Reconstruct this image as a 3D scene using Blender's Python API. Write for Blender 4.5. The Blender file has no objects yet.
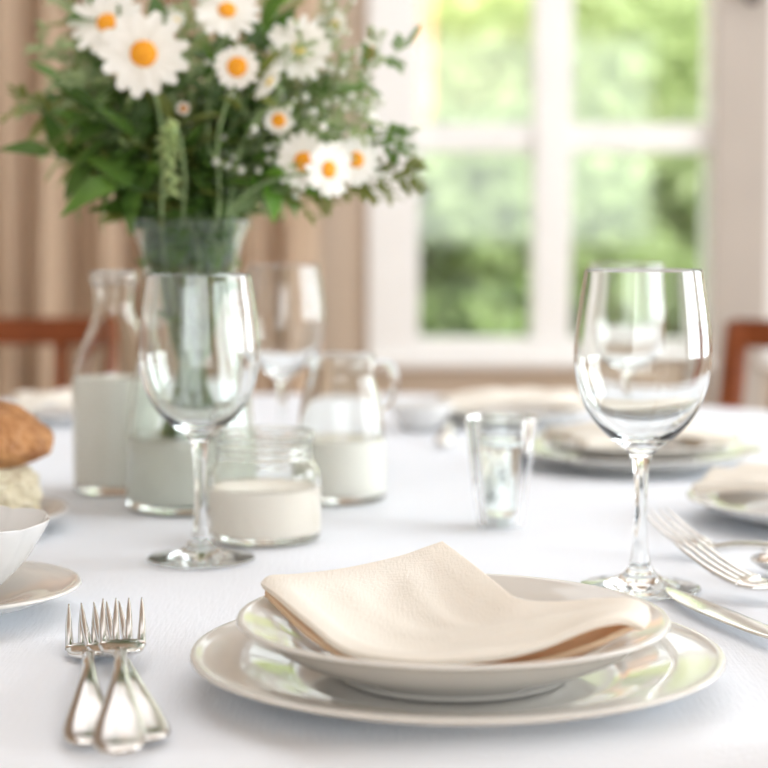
import bpy, bmesh, math, random
from mathutils import Vector, Matrix, noise
random.seed(7)
C = bpy.context.scene.collection
PI = math.pi
TZ = 0.75                                   # table-top height

# ------------------------------------------------------------------ materials
def mat(name, color, rough=0.5, metal=0.0, spec=0.5, trans=0.0, ior=1.45, sss=0.0, coat=0.0):
    m = bpy.data.materials.new(name); m.use_nodes = True
    b = m.node_tree.nodes['Principled BSDF']
    b.inputs['Base Color'].default_value = (*color, 1)
    b.inputs['Roughness'].default_value = rough
    b.inputs['Metallic'].default_value = metal
    b.inputs['Specular IOR Level'].default_value = spec
    b.inputs['Transmission Weight'].default_value = trans
    b.inputs['IOR'].default_value = ior
    b.inputs['Coat Weight'].default_value = coat
    if sss:
        b.inputs['Subsurface Weight'].default_value = sss
        b.inputs['Subsurface Radius'].default_value = (0.01, 0.008, 0.006)
        b.inputs['Subsurface Scale'].default_value = 0.5
    return m

def noisy(m, c1, c2, scale, detail=3, bump=0.0, bscale=None, bdist=0.001, stretch=None, coord='Object'):
    nt = m.node_tree; b = nt.nodes['Principled BSDF']
    tc = nt.nodes.new('ShaderNodeTexCoord'); mp = nt.nodes.new('ShaderNodeMapping')
    if stretch: mp.inputs['Scale'].default_value = stretch
    n = nt.nodes.new('ShaderNodeTexNoise'); n.inputs['Scale'].default_value = scale; n.inputs['Detail'].default_value = detail
    r = nt.nodes.new('ShaderNodeValToRGB')
    r.color_ramp.elements[0].position = 0.3; r.color_ramp.elements[1].position = 0.7
    r.color_ramp.elements[0].color = (*c1, 1); r.color_ramp.elements[1].color = (*c2, 1)
    nt.links.new(tc.outputs[coord], mp.inputs['Vector']); nt.links.new(mp.outputs[0], n.inputs['Vector'])
    nt.links.new(n.outputs['Fac'], r.inputs[0]); nt.links.new(r.outputs[0], b.inputs['Base Color'])
    if bump:
        n2 = nt.nodes.new('ShaderNodeTexNoise'); n2.inputs['Scale'].default_value = bscale or scale; n2.inputs['Detail'].default_value = 4
        nt.links.new(mp.outputs[0], n2.inputs['Vector'])
        bp = nt.nodes.new('ShaderNodeBump'); bp.inputs['Strength'].default_value = bump; bp.inputs['Distance'].default_value = bdist
        nt.links.new(n2.outputs['Fac'], bp.inputs['Height']); nt.links.new(bp.outputs[0], b.inputs['Normal'])
    return m

def weave(m, freq, bump, dist=0.0004):
    """fine crossed threads as bump: two noises stretched along X and Y"""
    nt = m.node_tree; b = nt.nodes['Principled BSDF']
    tc = nt.nodes.new('ShaderNodeTexCoord')
    add = nt.nodes.new('ShaderNodeMath'); add.operation = 'ADD'
    for k, st in enumerate(((.12, 1, 1), (1, .12, 1))):
        mp = nt.nodes.new('ShaderNodeMapping'); mp.inputs['Scale'].default_value = st
        w = nt.nodes.new('ShaderNodeTexNoise'); w.inputs['Scale'].default_value = freq; w.inputs['Detail'].default_value = 2
        nt.links.new(tc.outputs['Object'], mp.inputs['Vector']); nt.links.new(mp.outputs[0], w.inputs['Vector'])
        nt.links.new(w.outputs['Fac'], add.inputs[k])
    bp = nt.nodes.new('ShaderNodeBump'); bp.inputs['Strength'].default_value = bump; bp.inputs['Distance'].default_value = dist
    nt.links.new(add.outputs[0], bp.inputs['Height']); nt.links.new(bp.outputs[0], b.inputs['Normal'])
    return m

def translucent(m, color, amount):
    nt = m.node_tree; b = nt.nodes['Principled BSDF']; out = nt.nodes['Material Output']
    t = nt.nodes.new('ShaderNodeBsdfTranslucent'); t.inputs['Color'].default_value = (*color, 1)
    mx = nt.nodes.new('ShaderNodeMixShader'); mx.inputs[0].default_value = amount
    nt.links.new(b.outputs[0], mx.inputs[1]); nt.links.new(t.outputs[0], mx.inputs[2]); nt.links.new(mx.outputs[0], out.inputs['Surface'])
    return m

def glassmat(name, color=(1, 1, 1), rough=0.0, ior=1.45):
    m = bpy.data.materials.new(name); m.use_nodes = True; nt = m.node_tree
    nt.nodes.remove(nt.nodes['Principled BSDF'])
    g = nt.nodes.new('ShaderNodeBsdfGlass'); g.inputs['Color'].default_value = (*color, 1)
    g.inputs['Roughness'].default_value = rough; g.inputs['IOR'].default_value = ior
    nt.links.new(g.outputs[0], nt.nodes['Material Output'].inputs['Surface'])
    return m

GLASS = glassmat('clear_glass', (0.985, 0.992, 0.99))
GREEN_GLASS = glassmat('greenish_glass', (0.965, 0.985, 0.972))
JARGLASS = glassmat('milk_vessel_glass', (0.985, 0.992, 0.985), 0, 1.34)
WATER = glassmat('water', (0.97, 0.985, 0.975), 0, 1.33)
WATER_V = mat('cloudy_vase_water', (0.92, 0.93, 0.86), 0.25, trans=0.12, ior=1.33)
PANE = glassmat('window_glass', (0.99, 1.0, 0.99))
MILK = mat('milk', (0.95, 0.945, 0.88), 0.35)
CREAM = mat('cream', (0.95, 0.90, 0.82), 0.4)
CHINA = mat('glazed_china', (0.65, 0.635, 0.60), 0.09, spec=0.55, coat=0.3)
CHINA_COOL = mat('white_porcelain', (0.67, 0.67, 0.665), 0.08, coat=0.3)
CLOTH = weave(mat('white_tablecloth', (0.78, 0.82, 0.88), 0.8, spec=0.25), 620, 0.5, 0.0007)
LINEN = translucent(weave(mat('cream_linen', (0.86, 0.84, 0.775), 0.9, spec=0.1), 800, 0.55, 0.0007), (1.0, 0.74, 0.44), 0.15)
LINEN_GLOW = translucent(weave(mat('linen_painted_glow', (0.86, 0.70, 0.50), 0.9, spec=0.1), 800, 0.55, 0.0007), (1.0, 0.62, 0.28), 0.3)  # orange glow of light through the linen, painted into the base colour
STEEL = mat('polished_steel', (0.78, 0.77, 0.75), 0.16, metal=1.0)
noisy(STEEL, (0.74, 0.73, 0.71), (0.82, 0.81, 0.79), 40, bump=0.05, bscale=60, bdist=0.0005)
WALL = noisy(mat('beige_plaster', (0.52, 0.42, 0.33), 0.85), (0.50, 0.405, 0.315), (0.55, 0.445, 0.35), 3)
WALLW = noisy(mat('off_white_plaster', (0.66, 0.62, 0.57), 0.85), (0.64, 0.60, 0.55), (0.69, 0.65, 0.60), 3)
PIER = noisy(mat('taupe_post_paint', (0.5, 0.43, 0.37), 0.6), (0.40, 0.355, 0.315), (0.44, 0.39, 0.345), 4)
CEIL = noisy(mat('warm_timber_ceiling', (0.5, 0.4, 0.3), 0.8), (0.46, 0.35, 0.26), (0.56, 0.45, 0.35), 4, stretch=(8, 1, 1))
FLOOR = noisy(mat('oak_floor', (0.3, 0.2, 0.12), 0.5), (0.34, 0.24, 0.15), (0.46, 0.34, 0.23), 6, stretch=(1, 8, 1))
FRAME = noisy(mat('white_window_paint', (0.86, 0.86, 0.85), 0.45), (0.80, 0.795, 0.78), (0.84, 0.835, 0.82), 5)
CURT = translucent(noisy(mat('tan_curtain', (0.6, 0.42, 0.28), 0.9), (0.55, 0.42, 0.30), (0.66, 0.51, 0.375), 14, stretch=(6, 6, 0.6)), (0.8, 0.55, 0.35), 0.15)
WOOD = noisy(mat('red_brown_wood', (0.28, 0.09, 0.03), 0.5, spec=0.3), (0.15, 0.034, 0.007), (0.25, 0.062, 0.013), 12, stretch=(1, 1, 6), bump=0.1)
IRON = mat('black_iron', (0.02, 0.02, 0.02), 0.45, metal=0.5)
PETAL = translucent(noisy(mat('white_petal', (0.86, 0.85, 0.80), 0.7), (0.90, 0.89, 0.84), (0.94, 0.93, 0.90), 60), (0.95, 0.93, 0.86), 0.25)
YOLK = noisy(mat('orange_daisy_centre', (0.85, 0.42, 0.02), 0.7), (0.74, 0.25, 0.008), (0.86, 0.40, 0.015), 400, bump=0.6, bscale=900, bdist=0.001)
YOLK_P = noisy(mat('yellow_daisy_centre', (0.8, 0.6, 0.15), 0.7), (0.75, 0.55, 0.14), (0.85, 0.68, 0.25), 400)
BROWNC = noisy(mat('brown_flower_head', (0.45, 0.2, 0.05), 0.8), (0.38, 0.16, 0.04), (0.55, 0.27, 0.08), 300)
def leafmat(name, a, b, tl, amt=0.3):
    return translucent(noisy(mat(name, a, 0.45, spec=0.4), a, b, 30), tl, amt)
LEAF_D = leafmat('dark_leaf', (0.04, 0.085, 0.018), (0.085, 0.15, 0.03), (0.14, 0.30, 0.03))
LEAF_M = leafmat('mid_leaf', (0.07, 0.15, 0.03), (0.13, 0.24, 0.05), (0.22, 0.42, 0.05))
LEAF_B = leafmat('bright_leaf', (0.08, 0.22, 0.02), (0.15, 0.34, 0.035), (0.28, 0.55, 0.05), 0.4)
LEAF_P = leafmat('pale_leaf', (0.25, 0.34, 0.15), (0.38, 0.47, 0.24), (0.45, 0.55, 0.25))
LEAF_O = leafmat('olive_leaf', (0.14, 0.17, 0.04), (0.23, 0.26, 0.07), (0.32, 0.36, 0.08))
SPIKE = leafmat('pale_spike', (0.42, 0.52, 0.22), (0.55, 0.64, 0.33), (0.5, 0.6, 0.3))
STEM = mat('green_stem', (0.09, 0.15, 0.05), 0.5)
STEM_P = mat('pale_stem', (0.26, 0.36, 0.16), 0.5)
CRUST = noisy(mat('bread_crust', (0.5, 0.24, 0.08), 0.55), (0.24, 0.085, 0.02), (0.54, 0.27, 0.10), 45, 5, bump=1.0, bscale=120, bdist=0.004)
CRUMB = noisy(mat('bread_crumb', (0.75, 0.68, 0.5), 0.9), (0.62, 0.55, 0.36), (0.86, 0.81, 0.66), 180, 5, bump=1.0, bscale=220, bdist=0.003)
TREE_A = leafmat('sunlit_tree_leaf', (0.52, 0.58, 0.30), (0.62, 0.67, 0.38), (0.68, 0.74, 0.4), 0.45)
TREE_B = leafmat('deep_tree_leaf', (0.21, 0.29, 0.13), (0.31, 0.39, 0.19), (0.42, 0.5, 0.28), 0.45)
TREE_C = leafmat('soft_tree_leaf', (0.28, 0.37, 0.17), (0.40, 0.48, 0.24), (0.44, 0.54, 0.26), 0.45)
BARK = noisy(mat('bark', (0.12, 0.08, 0.05), 0.9), (0.1, 0.07, 0.045), (0.2, 0.15, 0.1), 20, stretch=(1, 1, .2))
LAWN = noisy(mat('lawn_grass', (0.2, 0.35, 0.08), 0.9), (0.16, 0.28, 0.07), (0.3, 0.42, 0.12), 3)
BRICK = noisy(mat('terracotta_render', (0.6, 0.33, 0.22), 0.9), (0.56, 0.30, 0.20), (0.68, 0.40, 0.28), 6)

# ------------------------------------------------------------------ helpers
def obj(name, bm, m, parent=None, smooth=True, loc=None, sharp=None):
    me = bpy.data.meshes.new(name); bm.normal_update(); bm.to_mesh(me); bm.free()
    o = bpy.data.objects.new(name, me); C.objects.link(o)
    if m: me.materials.append(m)
    if smooth:
        for p in me.polygons: p.use_smooth = True
        if sharp: me.set_sharp_from_angle(angle=math.radians(sharp))
    if parent: o.parent = parent
    if loc: o.location = loc
    return o

def tag(o, label=None, cat=None, group=None, kind=None):
    if label: o['label'] = label
    if cat: o['category'] = cat
    if group: o['group'] = group
    if kind: o['kind'] = kind
    return o

def thing(name, label, cat, loc=(0, 0, 0), rz=0, group=None):
    o = bpy.data.objects.new(name, None); C.objects.link(o)
    o.empty_display_size = 0.05
    o.location = loc; o.rotation_euler = (0, 0, rz)
    return tag(o, label, cat, group)

def dup(root, loc, rz=0, label=None, group=None, scale=None):
    r = root.copy(); C.objects.link(r); r.location = loc; r.rotation_euler = (0, 0, rz)
    if scale: r.scale = (scale,) * 3
    if label: r['label'] = label
    if group: r['group'] = group
    for ch in list(root.children):
        c = ch.copy(); C.objects.link(c); c.parent = r
        for g in ch.children:
            d = g.copy(); C.objects.link(d); d.parent = c
    return r

def crom(pts, n=6):
    """Catmull-Rom through points of any dimension"""
    P = [Vector(p) for p in pts]; out = []
    for i in range(len(P) - 1):
        p0 = P[max(i-1, 0)]; p1 = P[i]; p2 = P[i+1]; p3 = P[min(i+2, len(P)-1)]
        for k in range(n):
            t = k / n
            out.append(0.5 * ((2*p1) + (p2-p0)*t + (2*p0-5*p1+4*p2-p3)*t*t + (3*p1-p0-3*p2+p3)*t**3))
    out.append(P[-1]); return out

def lathe(prof, segs=72, cap0=True, cap1=True, bm=None, fn=None):
    """spin (r,z) profile; r==0 becomes a pole"""
    bm = bm or bmesh.new(); rings = []
    for r, z in prof:
        if r < 1e-6: rings.append([bm.verts.new((0, 0, z))])
        else:
            ring = []
            for k in range(segs):
                a = 2*PI*k/segs; rr, zz = (r, z) if fn is None else fn(r, z, a)
                ring.append(bm.verts.new((rr*math.cos(a), rr*math.sin(a), zz)))
            rings.append(ring)
    for A, B in zip(rings, rings[1:]):
        for k in range(segs):
            j = (k+1) % segs
            if len(A) == 1 and len(B) == 1: continue
            if len(A) == 1: bm.faces.new((A[0], B[j], B[k]))
            elif len(B) == 1: bm.faces.new((A[k], A[j], B[0]))
            else: bm.faces.new((A[k], A[j], B[j], B[k]))
    bmesh.ops.recalc_face_normals(bm, faces=bm.faces)
    return bm

def olathe(prof, segs=72, bm=None, fn=None):
    """open-ended lathe with outward normals kept by profile direction (outer wall upward)"""
    bm = bm or bmesh.new(); rings = []
    for r, z in prof:
        if r < 1e-6: rings.append([bm.verts.new((0, 0, z))])
        else: rings.append([bm.verts.new((r*math.cos(2*PI*k/segs), r*math.sin(2*PI*k/segs), z)) for k in range(segs)])
    for A, B in zip(rings, rings[1:]):
        for k in range(segs):
            j = (k+1) % segs
            if len(A) == 1: bm.faces.new((A[0], B[j], B[k]))
            elif len(B) == 1: bm.faces.new((A[k], A[j], B[0]))
            else: bm.faces.new((A[k], A[j], B[j], B[k]))
    return bm

def shell(outer, t, tb, n=5):
    """closed vessel profile: outer (r,z) bottom->top, wall t, inner floor tb"""
    o = crom(outer, n)
    inner = []
    for i, p in enumerate(o):
        a = o[max(i-1, 0)]; b = o[min(i+1, len(o)-1)]
        d = (b-a).normalized(); nn = Vector((-d.y, d.x))
        q = p + nn*t
        if q.y > tb and q.x > 0.001: inner.append(q)
    prof = [(0, o[0].y)] + [(p.x, p.y) for p in o]
    top = o[-1]; it = inner[-1]
    mid = (top+it)/2
    prof += [(mid.x, mid.y + t*0.5)]
    inner.reverse()
    prof += [(p.x, p.y) for p in inner]
    prof += [(inner[-1].x*0.93, tb), (inner[-1].x*0.5, tb*0.97), (0, tb*0.96)]
    return prof, list(reversed(inner))

def liquid(inner, tb, level, over=0.0003):
    pts = [p for p in inner if p.y < level]
    prof = [(0, tb*0.96-over)] + [(pts[0].x*0.9, tb-over)] + [(p.x+over, p.y) for p in pts]
    prof += [(pts[-1].x+over, level), (pts[-1].x*0.96, level-0.0006), (0, level-0.0008)]
    return prof

def box(bm, x0, x1, y0, y1, z0, z1, bev=0.0):
    b = bmesh.new(); bmesh.ops.create_cube(b, size=1)
    bmesh.ops.scale(b, vec=(x1-x0, y1-y0, z1-z0), verts=b.verts)
    bmesh.ops.translate(b, vec=((x0+x1)/2, (y0+y1)/2, (z0+z1)/2), verts=b.verts)
    if bev: bmesh.ops.bevel(b, geom=b.edges[:], offset=bev, segments=2, affect='EDGES', profile=0.5)
    me = bpy.data.meshes.new('t'); b.to_mesh(me); b.free(); bm.from_mesh(me); bpy.data.meshes.remove(me)
    return bm
def bx(*a, **k): return box(bmesh.new(), *a, **k)

def tube(bm, pts, rad, seg=8, cap=True):
    """rad: number or list per point"""
    P = [Vector(p) for p in pts]; n = len(P)
    if not hasattr(rad, '__len__'): rad = [rad]*n
    t = (P[1]-P[0]).normalized(); up = Vector((0, 0, 1)) if abs(t.z) < .9 else Vector((1, 0, 0))
    u = t.cross(up).normalized(); rings = []
    for i in range(n):
        t = (P[min(i+1, n-1)] - P[max(i-1, 0)]).normalized()
        u = (u - t*u.dot(t)).normalized(); v = t.cross(u)
        rings.append([bm.verts.new(P[i] + (u*math.cos(2*PI*k/seg) + v*math.sin(2*PI*k/seg))*rad[i]) for k in range(seg)])
    for A, B in zip(rings, rings[1:]):
        for k in range(seg): bm.faces.new((A[k], A[(k+1) % seg], B[(k+1) % seg], B[k]))
    if cap:
        bm.faces.new(list(reversed(rings[0]))); bm.faces.new(rings[-1])
    return bm

def strip(bm, rows, seg=12, p=2.6):
    """loft of rounded sections along +Y; rows = (x, y, z, half width, half thickness)"""
    rings = []
    for i, (x, y, z, w, h) in enumerate(rows):
        a = rows[max(i-1, 0)]; b = rows[min(i+1, len(rows)-1)]
        d = Vector((0, b[1]-a[1], b[2]-a[2])).normalized(); nn = Vector((0, -d.z, d.y))
        ring = []
        for k in range(seg):
            t = 2*PI*k/seg; c = math.cos(t); s = math.sin(t)
            cx = math.copysign(abs(c)**(2/p), c)*w; cz = math.copysign(abs(s)**(2/p), s)*h
            ring.append(bm.verts.new(Vector((x+cx, y, z)) + nn*cz))
        rings.append(ring)
    for A, B in zip(rings, rings[1:]):
        for k in range(seg): bm.faces.new((A[k], B[k], B[(k+1) % seg], A[(k+1) % seg]))
    bm.faces.new(rings[0]); bm.faces.new(list(reversed(rings[-1])))
    bmesh.ops.recalc_face_normals(bm, faces=bm.faces)
    return bm

def srows(rows, n=5): return [tuple(v) for v in _cr(rows, n)]
def _cr(rows, n):
    out = []
    for i in range(len(rows)-1):
        p0 = rows[max(i-1, 0)]; p1 = rows[i]; p2 = rows[i+1]; p3 = rows[min(i+2, len(rows)-1)]
        for k in range(n):
            t = k/n
            out.append([0.5*((2*b)+(c-a)*t+(2*a-5*b+4*c-d)*t*t+(3*b-a-3*c+d)*t**3) for a, b, c, d in zip(p0, p1, p2, p3)])
    out.append(list(rows[-1])); return out

def struct(name, bm, m, smooth=False, parent=None):
    o = obj(name, bm, m, parent, smooth)
    if not parent: o['kind'] = 'structure'
    return o

# ------------------------------------------------------------------ room
X0, X1, Y0, Y1, H = -2.6, 2.9, -2.6, 4.5, 2.65
struct('floor', bx(X0-.1, X1+.1, Y0-.1, Y1+.1, -.1, 0), FLOOR)
struct('ceiling', bx(X0-.1, X1+.1, Y0-.1, Y1+.1, H, H+.1), CEIL)
struct('wall_left', bx(X0-.15, X0, Y0, Y1, 0, H), WALLW)
b = bmesh.new()
for a in ((X0-.15, -1.6, 0, H), (1.8, X1+.15, 0, H), (-1.6, 1.8, 0, .9), (-1.6, 1.8, 2.3, H)): box(b, a[0], a[1], Y0-.15, Y0, a[2], a[3])
struct('wall_rear', b, WALLW)
b = bmesh.new()
for q in ((-1.6, -1.53, .9, 2.3), (1.73, 1.8, .9, 2.3), (-1.6, 1.8, .9, .97), (-1.6, 1.8, 2.23, 2.3), (.07, .13, .9, 2.3)): box(b, q[0], q[1], Y0-.09, Y0+.01, q[2], q[3])
struct('window_5', b, FRAME)  # unseen window behind the camera, added to go with the front fill
b = bmesh.new()
WX0, WX1, WZ0, WZ1 = -.041, .835, .644, 2.15     # first window opening
VX0, VX1 = .98, 1.86                              # second window opening
for a in ((X0, WX0, 0, H), (WX0, WX1, 0, WZ0), (WX0, WX1, WZ1, H), (VX0, VX1, 0, WZ0), (VX0, VX1, WZ1, H), (VX1, X1, 0, H)):
    box(b, a[0], a[1], Y1, Y1+.16, a[2], a[3])
struct('wall_back', b, WALL)
b = bmesh.new()                                   # right wall with two tall windows
RW = ((0.2, 1.7), (2.1, 3.6))
for a in ((Y0, .2, 0, H), (1.7, 2.1, 0, H), (3.6, Y1, 0, H), (.2, 1.7, 0, .7), (2.1, 3.6, 0, .7), (.2, 1.7, 2.3, H), (2.1, 3.6, 2.3, H)):
    box(b, X1, X1+.15, a[0], a[1], a[2], a[3])
struct('wall_right', b, WALLW)
struct('trim_1', bx(WX1, VX0, Y1-.03, Y1+.15, 0, H, bev=.004), PIER)
kn = lathe([(0, -.001), (.013, 0), (.013, .008), (.009, .014), (.015, .024), (.021, .034), (.020, .045), (.012, .052), (0, .054)], 24)
bmesh.ops.rotate(kn, matrix=Matrix.Rotation(PI/2, 3, 'X'), verts=kn.verts)
k = obj('knob', kn, IRON, None, loc=(.922, Y1-.03, TZ+.818)); k.parent = bpy.data.objects['trim_1']; k['label'] = 'black iron knob'

def window(name, x0, x1, mx, y):
    fb = bmesh.new(); d0, d1 = y-.02, y+.12
    lw = .13 if name == 'window_1' else .10
    rw = .004 if name == 'window_1' else .1
    box(fb, x0, x0+lw, d0, d1, WZ0, WZ1, .004); box(fb, x1-rw, x1, d0, d1, WZ0, WZ1)
    box(fb, x0+lw-.003, x1-rw+.001, d0+.005, d1, WZ0, WZ0+.058, .004); box(fb, x0+lw-.003, x1-rw+.001, d0+.005, d1, WZ1-.06, WZ1, .004)
    root = obj(name, fb, FRAME, None, False); root['kind'] = 'structure'
    m1 = bmesh.new(); box(m1, mx-.048, mx+.048, d0+.015, d1, WZ0+.055, WZ1-.058, .006)
    obj('mullion', m1, FRAME, root, False)
    for zz in (TZ+.432, TZ+.432+.56):
        for xa, xb in ((x0+lw-.002, mx-.047), (mx+.047, x1-rw+.002)):
            m2 = bx(xa, xb, d0+.03, d1-.02, zz, zz+.072, bev=.006)
            obj('glazing_bar', m2, FRAME, root, False)
    s = bx(x0-.01, x1+.003 if name == 'window_1' else x1, y-.05, y+.0, WZ0-.012, WZ0+.012, bev=.004)
    obj('window_sill', s, FRAME, root, False)
    for xa, xb in ((x0+lw-.002, mx-.047), (mx+.047, x1-rw+.002)):
        g = bx(xa, xb, y+.06, y+.064, WZ0+.05, WZ1-.05)
        obj('pane', g, PANE, root, False)
window('window_1', WX0, WX1, .431, Y1)
window('window_2', VX0, VX1, 1.42, Y1)
for i, (a, c) in enumerate(RW):                   # frames of the side windows
    fb = bmesh.new()
    for q in ((a, a+.07, .7, 2.3), (c-.07, c, .7, 2.3), (a, c, .7, .78), (a, c, 2.22, 2.3), ((a+c)/2-.03, (a+c)/2+.03, .7, 2.3), (a, c, 1.45, 1.5)):
        box(fb, X1-.01, X1+.09, q[0], q[1], q[2], q[3])
    struct('window_%d' % (3+i), fb, FRAME)

# curtain hung left of the window
b = bmesh.new(); nx, nz = 420, 14; vs = []
cx0, cx1 = -1.62, -.16
def fold(s, z):
    k = 1 + .12*noise.noise(Vector((s*3, 0, z*.5)))
    return (.042*math.sin(2*PI*s/.125*k + .6*math.sin(s*9)) + .014*math.sin(2*PI*s/.047+1.1) + .012*noise.noise(Vector((s*12, 3, z*1.2))))
for i in range(nx+1):
    s = cx0 + (cx1-cx0)*i/nx; col = []
    for j in range(nz+1):
        z = .03 + (2.45-.03)*j/nz
        col.append(b.verts.new((s + .008*math.sin(z*3+s*20), Y1-.105 - fold(s, z), z)))
    vs.append(col)
for i in range(nx):
    for j in range(nz): b.faces.new((vs[i][j], vs[i+1][j], vs[i+1][j+1], vs[i][j+1]))
o = obj('curtain', b, CURT); md = o.modifiers.new('s', 'SOLIDIFY'); md.thickness = .002
tag(o, 'tan curtain hanging in soft vertical folds left of the window', 'curtain')
rod = thing('curtain_rod', 'dark iron curtain rod above the tan curtain', 'curtain rod')
b = bmesh.new(); tube(b, [(-1.75, Y1-.105, 2.47), (-.08, Y1-.105, 2.47)], .011, 16); obj('rod', b, IRON, rod)
for xx in (-1.7, -.13):
    b = bmesh.new(); tube(b, [(xx, Y1, 2.47), (xx, Y1-.105, 2.47)], .007, 10); obj('bracket', b, IRON, rod)

# ------------------------------------------------------------------ garden beyond the window
struct('ground', bx(-14, 16, Y1+.3, 30, -.12, -.05), LAWN)
def tree(x, y, r, zc, hz, m, n, leaf, label, name='garden_tree', cat='tree', seed=0):
    rnd = random.Random(seed)
    root = thing(name, label, cat, (x, y, -.05), 0, 'trees and shrubs in the garden')
    b = bmesh.new()
    for _ in range(n):
        th = rnd.uniform(0, 2*PI); u = rnd.uniform(-1, 1); rad = rnd.uniform(.45, 1)**.5
        q = math.sqrt(1-u*u); d = Vector((math.cos(th)*q, math.sin(th)*q, u))
        lump = 1 + .28*noise.noise(d*2.3 + Vector((seed, 0, 0)))
        c = Vector((d.x*r, d.y*r, d.z*hz))*rad*lump + Vector((0, 0, zc))
        a = Vector((rnd.gauss(0, 1), rnd.gauss(0, 1), rnd.gauss(0, 1))).normalized()
        e = a.cross(Vector((rnd.gauss(0, 1), rnd.gauss(0, 1), rnd.gauss(0, 1)))).normalized()
        L = leaf*rnd.uniform(.7, 1.3)
        v = [b.verts.new(c - a*L), b.verts.new(c + e*L*.45 + a.cross(e)*L*.12), b.verts.new(c + a*L), b.verts.new(c - e*L*.45 + a.cross(e)*L*.12)]
        b.faces.new(v)
    obj('foliage', b, m, root, False)
    b = bmesh.new()
    tube(b, crom([(0, 0, 0), (.06*r, .03*r, zc*.35), (-.03*r, .02, zc*.7), (0, 0, zc*1.1)], 4), [max(.03, .09*r*(1-.05*k)) for k in range(13)], 10)
    for q in range(5):
        a = q*1.3+seed
        tube(b, [(0, 0, zc*.55), (math.cos(a)*r*.3, math.sin(a)*r*.3, zc*.8), (math.cos(a)*r*.6, math.sin(a)*r*.6, zc*1.05)], [.05*r, .035*r, .012*r], 8)
    obj('trunk', b, BARK, root)
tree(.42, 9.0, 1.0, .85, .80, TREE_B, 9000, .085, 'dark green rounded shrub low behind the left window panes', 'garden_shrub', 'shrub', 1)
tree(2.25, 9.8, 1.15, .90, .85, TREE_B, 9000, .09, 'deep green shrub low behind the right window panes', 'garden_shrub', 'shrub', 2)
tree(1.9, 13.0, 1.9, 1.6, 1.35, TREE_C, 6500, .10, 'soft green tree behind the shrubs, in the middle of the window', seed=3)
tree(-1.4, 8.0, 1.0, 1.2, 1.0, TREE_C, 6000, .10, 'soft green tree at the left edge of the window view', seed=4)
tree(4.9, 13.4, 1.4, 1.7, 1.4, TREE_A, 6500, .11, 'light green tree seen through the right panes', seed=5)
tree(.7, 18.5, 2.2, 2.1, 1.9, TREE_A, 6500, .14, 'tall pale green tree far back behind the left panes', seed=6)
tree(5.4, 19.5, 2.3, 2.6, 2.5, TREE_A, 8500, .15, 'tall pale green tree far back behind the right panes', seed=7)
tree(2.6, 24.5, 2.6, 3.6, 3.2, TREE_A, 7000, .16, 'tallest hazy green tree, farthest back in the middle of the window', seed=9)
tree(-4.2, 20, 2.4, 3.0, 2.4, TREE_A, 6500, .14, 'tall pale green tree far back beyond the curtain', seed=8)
# terracotta house corner glimpsed at the left edge of the upper pane
hs = thing('garden_house', 'terracotta rendered house corner at the left edge of the upper panes', 'house', (0, 0, 0))
b = bmesh.new(); box(b, -3.5, .30, 10.9, 13, -.05, 4.2); obj('wall', b, BRICK, hs, False)
b = bmesh.new(); box(b, -3.6, .36, 10.8, 13.1, 4.2, 4.32); obj('roof_edge', b, FRAME, hs, False)

# ------------------------------------------------------------------ chairs
def chair(label, loc, rz):
    t = thing('dining_chair', label, 'chair', loc, rz, 'red-brown wooden dining chairs')
    # local: seat front towards -Y, back at +Y
    w = .215
    b = bmesh.new(); box(b, -w-.005, w+.005, -.42, .0, .43, .462, .012); obj('seat', b, WOOD, t)
    for s in (-1, 1):
        b = bmesh.new(); tube(b, crom([(s*(w-.02), -.02, 0), (s*(w-.02), -.01, .44), (s*(w-.012), .02, .62), (s*(w+.005), .075, .835)], 5), .019, 12)
        obj('back_post', b, WOOD, t)
        b = bmesh.new(); box(b, s*(w-.025)-.019, s*(w-.025)+.019, -.41, -.372, 0, .432, .004); obj('leg', b, WOOD, t, False)
    def rail(z0, z1, y, ww, nm, th=.011):
        b = bmesh.new(); rows = []
        n = 16; vs = []
        for i in range(n+1):
            u = -1+2*i/n; yy = y+.022*(1-u*u)
            vs.append([b.verts.new((u*ww, yy-th, z0)), b.verts.new((u*ww, yy+th, z0)), b.verts.new((u*ww, yy+th+.006, z1)), b.verts.new((u*ww, yy-th+.006, z1))])
        for A, B in zip(vs, vs[1:]):
            for q in range(4): b.faces.new((A[q], B[q], B[(q+1) % 4], A[(q+1) % 4]))
        b.faces.new(vs[0]); b.faces.new(list(reversed(vs[-1]))); bmesh.ops.recalc_face_normals(b, faces=b.faces)
        bmesh.ops.bevel(b, geom=[e for e in b.edges if not e.is_boundary and e.calc_face_angle(0) > 1], offset=.003, segments=2, affect='EDGES')
        obj(nm, b, WOOD, t, True, sharp=40)
    rail(.800, .842, .070, w+.012, 'top_rail'); rail(.52, .55, .005, w-.01, 'lower_rail')
    for u in (-.5, 0, .5):
        b = bmesh.new(); tube(b, [(u*w*1.3, .025, .545), (u*w*1.3, .055, .68), (u*w*1.3, .084, .805)], .0105, 10); obj('slat', b, WOOD, t)
    return t
c0 = chair('red-brown wooden chair with a slatted back, left behind the carafe', (-.64, 2.63, 0), .02)
dup(c0, (.640, 2.46, 0), -.80, 'red-brown wooden chair at the right edge, behind the wine glasses')

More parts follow.
